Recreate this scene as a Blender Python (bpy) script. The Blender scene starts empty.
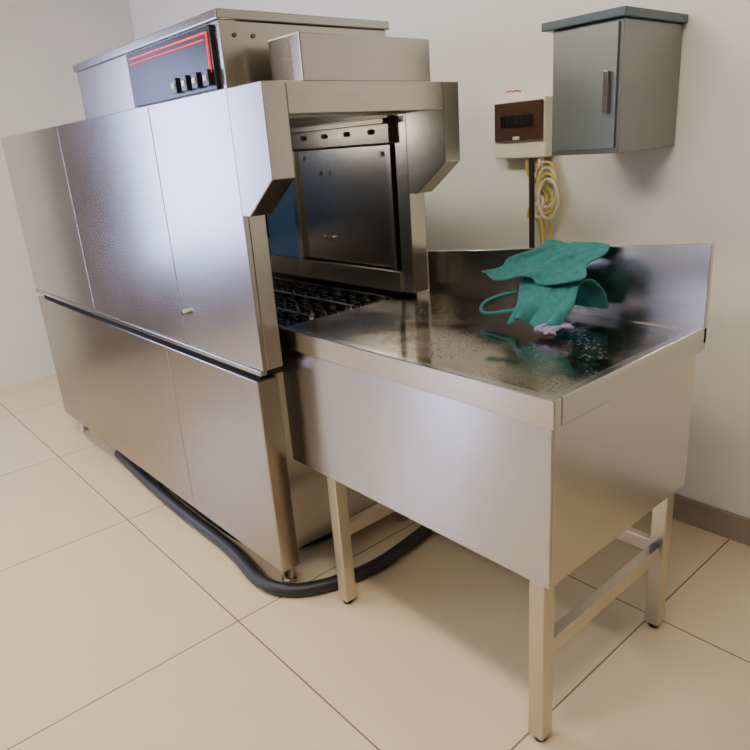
import bpy, bmesh, math, random
from mathutils import Vector, Matrix, noise
H=1.38
random.seed(4)
scn=bpy.context.scene
col=scn.collection

# ---------------------------------------------------------------- materials
def new_mat(name):
    m=bpy.data.materials.new(name); m.use_nodes=True
    nt=m.node_tree; b=nt.nodes['Principled BSDF']
    return m,nt,b
def simple(name,c,r=.5,met=0,emit=None,es=0,coat=0,noise_amt=.06,scale=12,bump=0.0):
    m,nt,b=new_mat(name)
    b.inputs['Roughness'].default_value=r; b.inputs['Metallic'].default_value=met
    b.inputs['Coat Weight'].default_value=coat
    tc=nt.nodes.new('ShaderNodeTexCoord'); n=nt.nodes.new('ShaderNodeTexNoise'); n.inputs['Scale'].default_value=scale
    n.inputs['Detail'].default_value=4
    nt.links.new(tc.outputs['Object'],n.inputs['Vector'])
    cr=nt.nodes.new('ShaderNodeValToRGB')
    cr.color_ramp.elements[0].position=.3; cr.color_ramp.elements[1].position=.7
    cr.color_ramp.elements[0].color=[max(0,v*(1-noise_amt)) for v in c]+[1]
    cr.color_ramp.elements[1].color=[min(1,v*(1+noise_amt)) for v in c]+[1]
    nt.links.new(n.outputs['Fac'],cr.inputs['Fac']); nt.links.new(cr.outputs['Color'],b.inputs['Base Color'])
    if bump:
        bp=nt.nodes.new('ShaderNodeBump'); bp.inputs['Strength'].default_value=bump; bp.inputs['Distance'].default_value=.004
        nt.links.new(n.outputs['Fac'],bp.inputs['Height']); nt.links.new(bp.outputs['Normal'],b.inputs['Normal'])
    if emit:
        b.inputs['Emission Color'].default_value=list(emit)+[1]; b.inputs['Emission Strength'].default_value=es
    return m
def steel(name,c=(.60,.575,.54),r=.28,axis='x',rv=.02,cv=.03,bump=.012,aniso=.6):
    m,nt,b=new_mat(name)
    b.inputs['Metallic'].default_value=1
    tc=nt.nodes.new('ShaderNodeTexCoord')
    mp=nt.nodes.new('ShaderNodeMapping')
    sc={'x':(1.5,260,260),'y':(260,1.5,260),'z':(260,260,1.5)}[axis]
    mp.inputs['Scale'].default_value=sc
    nt.links.new(tc.outputs['Object'],mp.inputs['Vector'])
    n=nt.nodes.new('ShaderNodeTexNoise'); n.inputs['Scale'].default_value=1; n.inputs['Detail'].default_value=2
    nt.links.new(mp.outputs['Vector'],n.inputs['Vector'])
    n2=nt.nodes.new('ShaderNodeTexNoise'); n2.inputs['Scale'].default_value=2.0; n2.inputs['Detail'].default_value=2
    nt.links.new(tc.outputs['Object'],n2.inputs['Vector'])
    mr=nt.nodes.new('ShaderNodeMapRange'); mr.inputs['From Min'].default_value=.3; mr.inputs['From Max'].default_value=.7
    mr.inputs['To Min'].default_value=r-rv; mr.inputs['To Max'].default_value=r+rv
    nt.links.new(n2.outputs['Fac'],mr.inputs['Value']); nt.links.new(mr.outputs['Result'],b.inputs['Roughness'])
    cr=nt.nodes.new('ShaderNodeValToRGB')
    cr.color_ramp.elements[0].position=.3; cr.color_ramp.elements[1].position=.7
    cr.color_ramp.elements[0].color=[v*(1-cv) for v in c]+[1]; cr.color_ramp.elements[1].color=[v*(1+cv) for v in c]+[1]
    nt.links.new(n.outputs['Fac'],cr.inputs['Fac']); nt.links.new(cr.outputs['Color'],b.inputs['Base Color'])
    bp=nt.nodes.new('ShaderNodeBump'); bp.inputs['Strength'].default_value=bump; bp.inputs['Distance'].default_value=.002
    nt.links.new(n.outputs['Fac'],bp.inputs['Height']); nt.links.new(bp.outputs['Normal'],b.inputs['Normal'])
    if axis!='z' and aniso:
        tg=nt.nodes.new('ShaderNodeTangent'); tg.direction_type='RADIAL'; tg.axis='Z'
        nt.links.new(tg.outputs['Tangent'],b.inputs['Tangent'])
        b.inputs['Anisotropic'].default_value=aniso; b.inputs['Anisotropic Rotation'].default_value=.25
    return m
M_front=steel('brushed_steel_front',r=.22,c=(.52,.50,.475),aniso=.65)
M_lower=steel('brushed_steel_lower_shaded',r=.24,c=(.37,.335,.28),aniso=.65)  # darker, browner copy of the front steel; shade put into its colour
M_end=steel('brushed_steel_end',axis='y',r=.25,c=(.56,.525,.465),aniso=.4)
M_apron=steel('brushed_steel_apron_bluelit',r=.25,c=(.50,.505,.535),aniso=.85)  # cooler base colour stands in for bluish window light on the apron
M_rim=steel('steel_rim',r=.20,c=(.52,.495,.455),aniso=0)
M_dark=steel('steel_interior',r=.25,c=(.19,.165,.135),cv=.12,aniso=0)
M_inpanel=steel('steel_inner_door',r=.24,c=(.55,.515,.47),axis='z')
M_leg=steel('steel_leg',axis='z',r=.3,c=(.56,.51,.43))
M_black=simple('black_plastic',(.012,.012,.013),.25)
M_grey=simple('grey_plastic',(.16,.16,.165),.35)
M_rubber=simple('rubber_hose',(.018,.019,.022),.45)
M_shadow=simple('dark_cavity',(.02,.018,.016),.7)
M_white=simple('white_plastic',(.80,.76,.66),.4)
M_brownglass=simple('smoked_cover',(.07,.035,.025),.12,coat=.5)
M_red=simple('red_indicator',(.5,.01,.01),.4,emit=(1,.02,.01),es=1.2)
M_redink=simple('red_sticker',(.55,.05,.04),.5)
M_teal=simple('teal_microfibre',(.028,.17,.165),.95,noise_amt=.2,scale=60,bump=.3)
M_purple=simple('lilac_cloth',(.22,.20,.34),.8)
M_yellow=simple('yellow_wire',(.62,.47,.10),.5)
M_wirew=simple('white_wire',(.7,.66,.55),.5)
M_cab=steel('cabinet_grey_steel',r=.4,c=(.26,.28,.26),axis='z')
M_cap=simple('cabinet_cap',(.10,.13,.15),.35,met=.5)
M_blue=simple('blue_curtain',(.05,.10,.20),.35)
M_wall=simple('painted_wall',(.84,.835,.80),.5,noise_amt=.02,scale=2,bump=.01)
M_wallb=simple('wall_brown_fill_cut',(.13,.09,.052),.5,noise_amt=.05,scale=2,bump=.01)  # brown put on unseen walls to cut fill and darken steel reflections
M_ceil=simple('ceiling_paint',(.64,.60,.53),.8,noise_amt=.02)
M_trim=simple('baseboard_tile',(.30,.24,.17),.4)
def wet():
    m,nt,b=new_mat('wet_steel_top'); b.inputs['Metallic'].default_value=1
    tc=nt.nodes.new('ShaderNodeTexCoord')
    n=nt.nodes.new('ShaderNodeTexNoise'); n.inputs['Scale'].default_value=5; n.inputs['Detail'].default_value=6; n.inputs['Distortion'].default_value=.6
    nt.links.new(tc.outputs['Object'],n.inputs['Vector'])
    v=nt.nodes.new('ShaderNodeTexVoronoi'); v.inputs['Scale'].default_value=85
    nt.links.new(tc.outputs['Object'],v.inputs['Vector'])
    dr=nt.nodes.new('ShaderNodeMapRange'); dr.inputs['From Min'].default_value=.12; dr.inputs['From Max'].default_value=.32
    dr.inputs['To Min'].default_value=1; dr.inputs['To Max'].default_value=0
    nt.links.new(v.outputs['Distance'],dr.inputs['Value'])
    cr=nt.nodes.new('ShaderNodeValToRGB'); cr.color_ramp.elements[0].position=.35; cr.color_ramp.elements[1].position=.62
    cr.color_ramp.elements[0].color=(.32,.285,.235,1); cr.color_ramp.elements[1].color=(.46,.415,.35,1)
    nt.links.new(n.outputs['Fac'],cr.inputs['Fac']); nt.links.new(cr.outputs['Color'],b.inputs['Base Color'])
    mr=nt.nodes.new('ShaderNodeMapRange'); mr.inputs['From Min'].default_value=.4; mr.inputs['From Max'].default_value=.6
    mr.inputs['To Min'].default_value=.08; mr.inputs['To Max'].default_value=.20
    nt.links.new(n.outputs['Fac'],mr.inputs['Value']); nt.links.new(mr.outputs['Result'],b.inputs['Roughness'])
    ml=nt.nodes.new('ShaderNodeMath'); ml.operation='MULTIPLY'
    mk=nt.nodes.new('ShaderNodeMapRange'); mk.inputs['From Min'].default_value=.46; mk.inputs['From Max'].default_value=.58
    nt.links.new(n.outputs['Fac'],mk.inputs['Value'])
    nt.links.new(dr.outputs['Result'],ml.inputs[0]); nt.links.new(mk.outputs['Result'],ml.inputs[1])
    bp=nt.nodes.new('ShaderNodeBump'); bp.inputs['Strength'].default_value=.4; bp.inputs['Distance'].default_value=.002
    nt.links.new(ml.outputs['Value'],bp.inputs['Height']); nt.links.new(bp.outputs['Normal'],b.inputs['Normal'])
    return m
M_top=wet()
def tiles():
    m,nt,b=new_mat('floor_tiles')
    T=.645*H
    tc=nt.nodes.new('ShaderNodeTexCoord'); mp=nt.nodes.new('ShaderNodeMapping')
    mp.inputs['Location'].default_value=(1.197*H+T*8,-.545*H+T*8,0)
    nt.links.new(tc.outputs['Object'],mp.inputs['Vector'])
    br=nt.nodes.new('ShaderNodeTexBrick'); br.offset=0; br.squash=1
    br.inputs['Scale'].default_value=1; br.inputs['Brick Width'].default_value=T; br.inputs['Row Height'].default_value=T
    br.inputs['Mortar Size'].default_value=.0026; br.inputs['Mortar Smooth'].default_value=.1
    br.inputs['Color1'].default_value=(.70,.575,.385,1); br.inputs['Color2'].default_value=(.68,.56,.375,1); br.inputs['Mortar'].default_value=(.22,.15,.085,1)
    nt.links.new(mp.outputs['Vector'],br.inputs['Vector'])
    n=nt.nodes.new('ShaderNodeTexNoise'); n.inputs['Scale'].default_value=6; n.inputs['Detail'].default_value=6
    nt.links.new(tc.outputs['Object'],n.inputs['Vector'])
    mx=nt.nodes.new('ShaderNodeMix'); mx.data_type='RGBA'; mx.blend_type='MULTIPLY'; mx.inputs['Factor'].default_value=.25
    nt.links.new(br.outputs['Color'],mx.inputs[6])
    hs=nt.nodes.new('ShaderNodeValToRGB'); hs.color_ramp.elements[0].color=(.75,.75,.75,1); hs.color_ramp.elements[1].color=(1,1,1,1)
    nt.links.new(n.outputs['Fac'],hs.inputs['Fac']); nt.links.new(hs.outputs['Color'],mx.inputs[7])
    nt.links.new(mx.outputs[2],b.inputs['Base Color'])
    b.inputs['Roughness'].default_value=.24
    return m
M_floor=tiles()

# ---------------------------------------------------------------- helpers
def empty(name):
    e=bpy.data.objects.new(name,None); col.objects.link(e); e.empty_display_size=.1; return e
def addobj(name,verts,faces,mat,parent=None,bevel=0,smooth=False):
    vs=[Vector(v)*H for v in verts]
    c=sum(vs,Vector())/len(vs)
    me=bpy.data.meshes.new(name); me.from_pydata([v-c for v in vs],[],faces); me.update()
    bm=bmesh.new(); bm.from_mesh(me); bmesh.ops.recalc_face_normals(bm,faces=bm.faces); bm.to_mesh(me); bm.free()
    o=bpy.data.objects.new(name,me); col.objects.link(o); o.location=c
    me.materials.append(mat)
    if parent: o.parent=parent
    if bevel:
        b=o.modifiers.new('bevel','BEVEL'); b.width=bevel; b.segments=2; b.limit_method='ANGLE'
    if smooth:
        for p in me.polygons: p.use_smooth=True
    return o
def boxvf(x0,x1,y0,y1,z0,z1):
    return [(x0,y0,z0),(x1,y0,z0),(x1,y1,z0),(x0,y1,z0),(x0,y0,z1),(x1,y0,z1),(x1,y1,z1),(x0,y1,z1)],[(0,1,2,3),(4,5,6,7),(0,1,5,4),(1,2,6,5),(2,3,7,6),(3,0,4,7)]
def box(name,x0,x1,y0,y1,z0,z1,mat,parent=None,bevel=.002):
    v,f=boxvf(x0,x1,y0,y1,z0,z1); return addobj(name,v,f,mat,parent,bevel)
def boxes(name,lst,mat,parent=None,bevel=.001):
    V=[];F=[]
    for b in lst:
        v,f=boxvf(*b); k=len(V); V+=v; F+=[tuple(i+k for i in q) for q in f]
    return addobj(name,V,F,mat,parent,bevel)
def extr_y(name,prof,y0,y1,mat,parent=None,bevel=.002):
    n=len(prof); V=[(x,y0,z) for x,z in prof]+[(x,y1,z) for x,z in prof]
    F=[tuple(range(n)),tuple(range(n,2*n))]+[(i,(i+1)%n,(i+1)%n+n,i+n) for i in range(n)]
    return addobj(name,V,F,mat,parent,bevel)
def cyl(name,p,r,h,axis,mat,parent=None,seg=20,r2=None):
    r2=r if r2 is None else r2; V=[];F=[]
    for k,(s,rr) in enumerate(((-.5,r),(.5,r2))):
        for i in range(seg):
            a=2*math.pi*i/seg; u,v=rr*math.cos(a),rr*math.sin(a)
            q={'z':(u,v,s*h),'x':(s*h,u,v),'y':(u,s*h,v)}[axis]
            V.append((p[0]+q[0],p[1]+q[1],p[2]+q[2]))
    F=[tuple(range(seg)),tuple(range(seg,2*seg))]+[(i,(i+1)%seg,(i+1)%seg+seg,i+seg) for i in range(seg)]
    return addobj(name,V,F,mat,parent,.0008)
def tube(name,pts,r,mat,parent=None,cyclic=False):
    cu=bpy.data.curves.new(name,'CURVE'); cu.dimensions='3D'; cu.bevel_depth=r*H; cu.bevel_resolution=4; cu.resolution_u=10
    s=cu.splines.new('NURBS'); s.points.add(len(pts)-1)
    for i,p in enumerate(pts): s.points[i].co=(p[0]*H,p[1]*H,p[2]*H,1)
    s.use_endpoint_u=True; s.order_u=4; s.use_cyclic_u=cyclic
    o=bpy.data.objects.new(name,cu); col.objects.link(o); cu.materials.append(mat)
    if parent: o.parent=parent
    return o

# ---------------------------------------------------------------- room
X0,X1,Y0,Y1,ZC=-3.6,1.5,-2.2,1.6,2.05
f=box('floor',X0,X1,Y0,Y1,-.05,0,M_floor,bevel=0)
off=f.location.copy(); f.data.transform(Matrix.Translation(off)); f.location=(0,0,0)
box('ceiling',X0,X1,Y0,Y1,ZC,ZC+.05,M_ceil,bevel=0)
box('wall_back',X0,X1,Y1,Y1+.08,0,ZC,M_wall,bevel=0)
gz0,gz1=.45,1.60
a,b=-.95,-.15
wl=boxes('wall_left',[(X0-.08,X0,Y0,a,0,ZC),(X0-.08,X0,b,.3,0,ZC),(X0-.08,X0,a,b,gz1,ZC),(X0-.08,X0,a,b,0,gz0),(X0-.08,X0,.3,Y1,0,ZC)],M_wallb,bevel=0)
wl.data.materials.append(M_wall)
for p in wl.data.polygons[-6:]: p.material_index=1
win2=empty('window_2')
boxes('window_frame',[(X0-.05,X0-.02,a,a+.03,gz0,gz1),(X0-.05,X0-.02,b-.03,b,gz0,gz1),(X0-.05,X0-.02,a+.03,b-.03,gz1-.03,gz1),(X0-.05,X0-.02,a+.03,b-.03,gz0,gz0+.04)],M_white,win2)
box('wall_right',X1,X1+.08,Y0,Y1,0,ZC,M_wallb,bevel=0)
# front wall with two openings (window and glazed door), dims in (x0,x1,z0,z1)
O=[(-3.50,-3.05,.03,1.55),(-2.1,-1.2,.35,1.7)]
lst=[(X0,O[0][0],Y0-.08,Y0,0,ZC),(O[0][1],O[1][0],Y0-.08,Y0,0,ZC),(O[1][1],X1,Y0-.08,Y0,0,ZC)]
for x0,x1,z0,z1 in O: lst+=[(x0,x1,Y0-.08,Y0,0,z0),(x0,x1,Y0-.08,Y0,z1,ZC)]
boxes('wall_front',lst,M_wallb,bevel=0)
fw=.025
for nm,(x0,x1,z0,z1) in zip(('door_1','window_1'),O):
    e=empty(nm)
    boxes('frame',[(x0,x0+fw,Y0-.06,Y0-.02,z0,z1),(x1-fw,x1,Y0-.06,Y0-.02,z0,z1),(x0+fw,x1-fw,Y0-.06,Y0-.02,z0,z0+fw),(x0+fw,x1-fw,Y0-.06,Y0-.02,z1-fw,z1)],M_white,e)
box('baseboard_back',X0,X1,Y1-.012,Y1,0,.07,M_trim)

# ---------------------------------------------------------------- dishwasher
D=empty('conveyor_dishwasher')
FY=.665; XL=-2.75; BY=1.156
box('upper_front_panel_near',-1.49,-1.15,FY,FY+.012,.5765,1.1157,M_front,D)
box('upper_front_panel_mid',-2.12,-1.492,FY,FY+.012,.5765,1.1157,M_front,D)
box('upper_front_panel_far',XL,-2.122,FY,FY+.012,.5765,1.1157,M_front,D)
box('end_post_near',-1.19,-1.15,FY+.012,.715,.5765,1.1157,M_end,D)
box('end_post_far',-1.19,-1.15,1.107,BY,.656,1.1157,M_end,D)
box('end_header',-1.19,-1.15,.715,1.107,1.062,1.1157,M_end,D)
box('roof_panel',XL,-1.19,FY+.012,BY,1.10,1.1157,M_front,D)
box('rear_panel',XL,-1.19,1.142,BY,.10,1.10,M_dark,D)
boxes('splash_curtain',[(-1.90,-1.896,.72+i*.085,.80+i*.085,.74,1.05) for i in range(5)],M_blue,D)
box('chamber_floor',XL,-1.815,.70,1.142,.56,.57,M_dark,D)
box('inner_door_panel',-1.60,-1.215,1.118,1.128,.71,1.0,M_inpanel,D)
boxes('inner_door_frame',[(-1.78,-1.19,1.10,1.135,.655,.705),(-1.625,-1.60,1.108,1.135,.705,1.0),(-1.215,-1.20,1.10,1.135,.705,1.0)],M_end,D)
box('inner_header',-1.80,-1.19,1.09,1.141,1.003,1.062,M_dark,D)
boxes('inner_left_blank',[(-1.80,-1.63,1.125,1.141,.705,1.0)],M_blue,D)
for i,(x,z) in enumerate([(-1.50,.94),(-1.46,.94),(-1.50,.77),(-1.46,.77),(-1.57,.98),(-1.25,.98)]):
    cyl(f'door_bolt_{i+1}',(x,1.115,z),.006,.006,'y',M_rim,D,12)
for i in range(6):
    cyl(f'header_bolt_{i+1}',(-1.7+i*.09,1.087,1.03),.006,.008,'y',M_shadow,D,12)
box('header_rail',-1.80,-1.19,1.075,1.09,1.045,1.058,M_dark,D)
cyl('latch_knob',(-1.146,1.13,.93),.006,.008,'x',M_black,D,12)
# conveyor
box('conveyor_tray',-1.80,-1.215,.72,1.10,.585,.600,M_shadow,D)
lst=[]
for i in range(20):
    x=-1.78+i*.029
    lst.append((x,x+.010,.735,1.09,.606,.616))
boxes('conveyor_rods',lst,M_grey,D)
lst=[]
for i in range(20):
    for j in range(10):
        x=-1.78+i*.029; y=.75+j*.036+(.012 if i%2 else 0)
        lst.append((x-.003,x+.016,y,y+.009,.612,.640))
boxes('conveyor_fingers',lst,M_black,D,.002)
lst=[(-1.78,-1.225,y,y+.012,.625,.645) for y in (.735,.845,.965,1.075)]
boxes('conveyor_rails',lst,M_rim,D)
box('inner_front_side',-2.70,-1.19,.68,.70,.56,1.06,M_inpanel,D)
M_cl=simple('chamber_fill_glow',(.9,.9,.9),.4,emit=(1,.94,.86),es=15,noise_amt=0)  # unseen glowing strip added to brighten the wash chamber
box('chamber_fill_light',-1.90,-1.55,.705,.735,1.03,1.055,M_cl,D)
# lower cabinet
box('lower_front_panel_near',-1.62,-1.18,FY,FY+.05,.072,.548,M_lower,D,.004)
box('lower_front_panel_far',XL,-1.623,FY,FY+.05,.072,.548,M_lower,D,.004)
box('lower_body',XL+.01,-1.215,FY+.05,BY-.015,.09,.545,M_end,D)
box('waist_recess',XL+.01,-1.20,FY+.02,BY-.02,.545,.5765,M_shadow,D)  # near-black strip; the gap's shade is put into its colour
box('waist_ledge',XL,-1.155,FY-.004,FY+.012,.566,.5765,M_rim,D)
for i,(x,y) in enumerate([(-1.235,.712),(-1.24,1.10),(-1.95,.705),(-1.95,1.1),(-2.68,.705),(-2.68,1.1)]):
    cyl(f'foot_{i+1}',(x,y,.047),.012,.086,'z',M_leg,D)
    cyl(f'foot_pad_{i+1}',(x,y,.005),.018,.010,'z',M_leg,D)
# hood
prof=[(-1.15,1.1157),(-1.034,1.1157),(-1.034,.9555),(-1.124,.8895),(-1.15,.8895)]
extr_y('hood_cheek_near',prof,FY,.715,M_end,D,.0025)
extr_y('hood_cheek_far',prof,1.107,BY,M_end,D,.0025)
box('hood_header',-1.065,-1.034,.715,1.107,1.062,1.1157,M_end,D)
box('hood_roof',-1.15,-1.065,.715,1.107,1.10,1.1157,M_end,D)
box('hood_motor_box',-1.15,-1.05,.764,1.09,1.1157,1.197,M_end,D,.004)
# control head
CX=-1.19
box('control_head',-1.95,CX,.69,1.10,1.1157,1.235,M_end,D,.003)
box('control_head_lid',-1.955,CX+.006,.684,1.106,1.235,1.252,M_rim,D,.003)
box('control_display',-1.60,-1.212,.682,.69,1.120,1.230,M_black,D)
boxes('control_indicator_strip',[(-1.58,-1.222,.679,.682,1.216,1.219),(-1.58,-1.235,.679,.682,1.206,1.208),(-1.225,-1.222,.679,.682,1.150,1.216)],M_red,D,0)
boxes('control_switches',[(-1.245+i*-.045,-1.222+i*-.045,.672,.682,1.128,1.156) for i in range(4)],M_black,D)
boxes('control_switch_marks',[(-1.239+i*-.045,-1.228+i*-.045,.670,.672,1.137,1.147) for i in range(4)],M_white,D)
for i,(y,z) in enumerate([(.72,1.21),(.76,1.21),(1.07,1.21)]):
    cyl(f'head_rivet_{i+1}',(CX+.002,y,z),.004,.004,'x',M_dark,D,10)
cyl('door_handle_stud',(-1.46,FY-.006,.66),.008,.014,'y',M_rim,D)

# ---------------------------------------------------------------- table
T=empty('dish_landing_table')
TX0,TX1,TY0,TY1,TZ=-1.205,-.497,.735,1.205,.651
box('table_top',TX0,TX1-.018,TY0+.018,TY1-.012,.634,.642,M_top,T)
boxes('table_rim',[(TX0,TX1,TY0,TY0+.018,.606,TZ),(TX1-.018,TX1,TY0+.018,TY1,.606,TZ)],M_rim,T,.003)
box('apron_front',-1.198,-.505,.741,.747,.334,.606,M_apron,T)
box('apron_side',-.511,-.505,.747,1.19,.334,.606,M_end,T)
V=[(TX0+.02,TY1-.012,.62),(TX1,TY1-.012,.62),(TX1,TY1-.012,.80),(TX0+.02,TY1-.012,.742)]
V=V+[(x,y+.012,z) for x,y,z in V]
addobj('backsplash',V,[(0,1,2,3),(4,5,6,7),(0,1,5,4),(1,2,6,5),(2,3,7,6),(3,0,4,7)],M_rim,T,.002)
def leg(n,x,y):
    boxes(f'leg_{n}',[(x,x+.030,y,y+.030,.012,.606)],M_leg,T,.003)
    cyl(f'leg_foot_{n}',(x+.015,y+.015,.006),.011,.012,'z',M_black,T,12)
leg(1,-1.082,.748); leg(2,-.548,.748); leg(3,-1.082,1.15); leg(4,-.548,1.15)
boxes('cross_brace',[(-1.077,-1.057,.778,1.15,.175,.205),(-.543,-.523,.778,1.15,.175,.205),(-1.052,-.548,1.158,1.176,.175,.205)],M_leg,T,.002)

# ---------------------------------------------------------------- wall fixtures
E=empty('electrical_panel_box')
box('enclosure',-1.265,-1.095,1.555,1.598,.940,1.090,M_white,E,.006)
box('smoked_cover',-1.256,-1.100,1.545,1.555,.985,1.083,M_brownglass,E,.004)
boxes('breaker_row',[(-1.232+i*.022,-1.214+i*.022,1.541,1.545,1.02,1.05) for i in range(5)],M_black,E)
box('cover_latch',-1.19,-1.17,1.540,1.545,.987,.996,M_white,E)
tube('red_scrawl',[(-1.255,1.597,1.112),(-1.24,1.597,1.120),(-1.232,1.597,1.108),(-1.22,1.597,1.118),(-1.205,1.597,1.110)],.0015,M_redink,E)
W=empty('wall_cabinet')
box('cabinet_body',-.935,-.77,1.35,1.598,.95,1.205,M_cab,W,.004)
box('cabinet_cap',-.955,-.76,1.335,1.598,1.205,1.222,M_cap,W,.003)
boxes('cabinet_door',[(-.927,-.778,1.343,1.35,.96,1.198)],M_cab,W)
boxes('cabinet_handle',[(-.80,-.79,1.33,1.343,1.03,1.11)],M_rim,W)
C=empty('cable_bundle')
for k in range(5):
    a=random.uniform(-.02,.02)
    pts=[(-1.17+k*.012,1.575,.942)]
    for j in range(7):
        pts.append((-1.125+a+random.uniform(-.035,.045),1.575+random.uniform(-.02,.012),.92-j*.024))
    pts.append((-1.10+a,1.575,.79)); pts.append((-1.11+a,1.58,.66))
    tube(f'wire_{k+1}',pts,.004,M_yellow if k<3 else M_wirew,C)
for k in range(4):
    cx,cz,r=-1.10+.006*k,.875-.014*k,.045
    tube(f'coil_{k+1}',[(cx+r*.75*math.cos(t*math.pi/4),1.57-.006*k,cz+r*1.3*math.sin(t*math.pi/4)) for t in range(8)],.004,M_wirew if k%2 else M_yellow,C,True)
tube('conduit_pipe_line',[(-1.135,1.55,.94),(-1.132,1.55,.8),(-1.13,1.55,.5),(-1.13,1.55,.02)],.0075,M_rubber,C)

# ---------------------------------------------------------------- hose
HS=empty('drain_hose')
tube('hose_run',[(-2.3,.70,.017),(-1.9,.67,.017),(-1.6,.672,.017),(-1.42,.672,.017),(-1.33,.655,.017),(-1.24,.645,.017),(-1.165,.685,.017),(-1.12,.78,.017),(-1.10,.90,.017),(-1.12,1.02,.017),(-1.13,1.12,.017),(-1.2,1.3,.017),(-1.3,1.5,.017)],.0165,M_rubber,HS)
tube('hose_shade_band',[(-2.3,.74,.017),(-1.9,.72,.017),(-1.6,.715,.017),(-1.45,.72,.017),(-1.35,.76,.017),(-1.30,.9,.017),(-1.32,1.1,.017)],.0165,M_rubber,HS)  # second tube added to thicken the dark shaded band under the machine

# ---------------------------------------------------------------- cloth
K=empty('cleaning_cloth')
def lerp(a,b,t): return a+(b-a)*t
def drape(name,prof,x0,x1,mat,seed,xs=.03,fold=.012,thick=.004,slant=0):
    nu,nv=48,30;V=[];F=[]
    L=[0]
    for a,b in zip(prof,prof[1:]): L.append(L[-1]+math.dist(a,b))
    for j in range(nv+1):
        s=L[-1]*j/nv; k=max(i for i in range(len(L)-1) if L[i]<=s+1e-9); t=(s-L[k])/(L[k+1]-L[k])
        y=lerp(prof[k][0],prof[k+1][0],t); z=lerp(prof[k][1],prof[k+1][1],t)
        vv=j/nv
        for i in range(nu+1):
            u=i/nu
            x=lerp(x0,x1,u)+xs*math.sin(vv*5+seed)*(1-u)+.012*math.sin(vv*9+seed*3)-slant*vv*(1-u)
            w=math.sin(u*11+seed+vv*2.5)*fold*(.3+vv)+noise.noise(Vector((u*4+seed,vv*3,0)))*fold*1.3
            V.append((x,y-abs(w)*.8,z+w*.6*(.35+.4*vv)+.004))
    for j in range(nv):
        for i in range(nu):
            a=j*(nu+1)+i; F.append((a,a+1,a+nu+2,a+nu+1))
    o=addobj(name,V,F,mat,K,0,True)
    s=o.modifiers.new('s','SOLIDIFY'); s.thickness=thick*H; s.offset=1
    b=o.modifiers.new('b','SUBSURF'); b.levels=1; b.render_levels=1
drape('draped_half',[(1.188,.788),(1.18,.782),(1.165,.772),(1.14,.755),(1.10,.737),(1.07,.730)],-.84,-.69,M_teal,.2,xs=.01,slant=.055)
drape('folded_half',[(1.165,.662),(1.16,.70),(1.14,.722),(1.10,.722),(1.06,.708),(1.035,.684),(1.022,.656)],-.80,-.68,M_teal,2.4,xs=.012)
drape('lilac_rag',[(1.05,.655),(1.03,.666),(1.015,.662),(1.0,.652)],-.725,-.67,M_purple,3.1,fold=.004,xs=.01)
tube('strap_loop',[(-.83,1.09,.70),(-.87,1.07,.69),(-.895,1.05,.675),(-.88,1.03,.66),(-.85,1.03,.662),(-.80,1.05,.675)],.0035,M_teal,K)

# ---------------------------------------------------------------- lights
M_lamp=simple('lamp_diffuser',(.9,.9,.88),.5,emit=(1,.89,.72),es=42,noise_amt=0)
M_house=simple('lamp_housing',(.7,.7,.7),.4)
for i,(x,y) in enumerate([(-1.7,.30),(-.3,.25),(-.9,-1.0),(-2.7,-.9)]):
    L=empty('ceiling_light')
    box('lamp_housing',x-.40,x+.40,y-.11,y+.11,ZC-.05,ZC-.001,M_house,L)
    box('lamp_diffuser',x-.38,x+.38,y-.09,y+.09,ZC-.062,ZC-.05,M_lamp,L)
def area(name,loc,rot,sx,sy,e,c):
    l=bpy.data.lights.new(name,'AREA'); l.shape='RECTANGLE'; l.size=sx*H; l.size_y=sy*H; l.energy=e; l.color=c
    o=bpy.data.objects.new(name,l); col.objects.link(o); o.location=Vector(loc)*H; o.rotation_euler=rot; return o
for (x0,x1,z0,z1),e in zip(O,(75,30)):
    area('window_daylight',((x0+x1)/2,Y0-.01,(z0+z1)/2),(math.radians(90),0,0),x1-x0-.05,z1-z0-.05,e,(.58,.66,1))
area('window_daylight_side',(X0-.01,-.55,(gz0+gz1)/2),(0,math.radians(-90),0),gz1-gz0-.1,.72,42,(.50,.57,1))
w=bpy.data.worlds.new('World'); scn.world=w; w.use_nodes=True
bg=w.node_tree.nodes['Background']; sky=w.node_tree.nodes.new('ShaderNodeTexSky'); sky.sky_type='HOSEK_WILKIE'
w.node_tree.links.new(sky.outputs['Color'],bg.inputs['Color']); bg.inputs['Strength'].default_value=1.0

# ---------------------------------------------------------------- camera
cam=bpy.data.cameras.new('camera'); co=bpy.data.objects.new('camera',cam); col.objects.link(co)
cam.sensor_width=36; cam.lens=669/750*36; cam.clip_start=.02
dx=Vector((608,-185,669)).normalized(); dy=Vector((825,290,-669)); dy=(dy-dy.dot(dx)*dx).normalized(); dz=dx.cross(dy)
R=Matrix(((dx.x,dx.y,dx.z),(dy.x,dy.y,dy.z),(dz.x,dz.y,dz.z)))  # columns = camera axes in world
co.matrix_world=Matrix.Translation((0,0,H))@R.to_4x4()
scn.camera=co
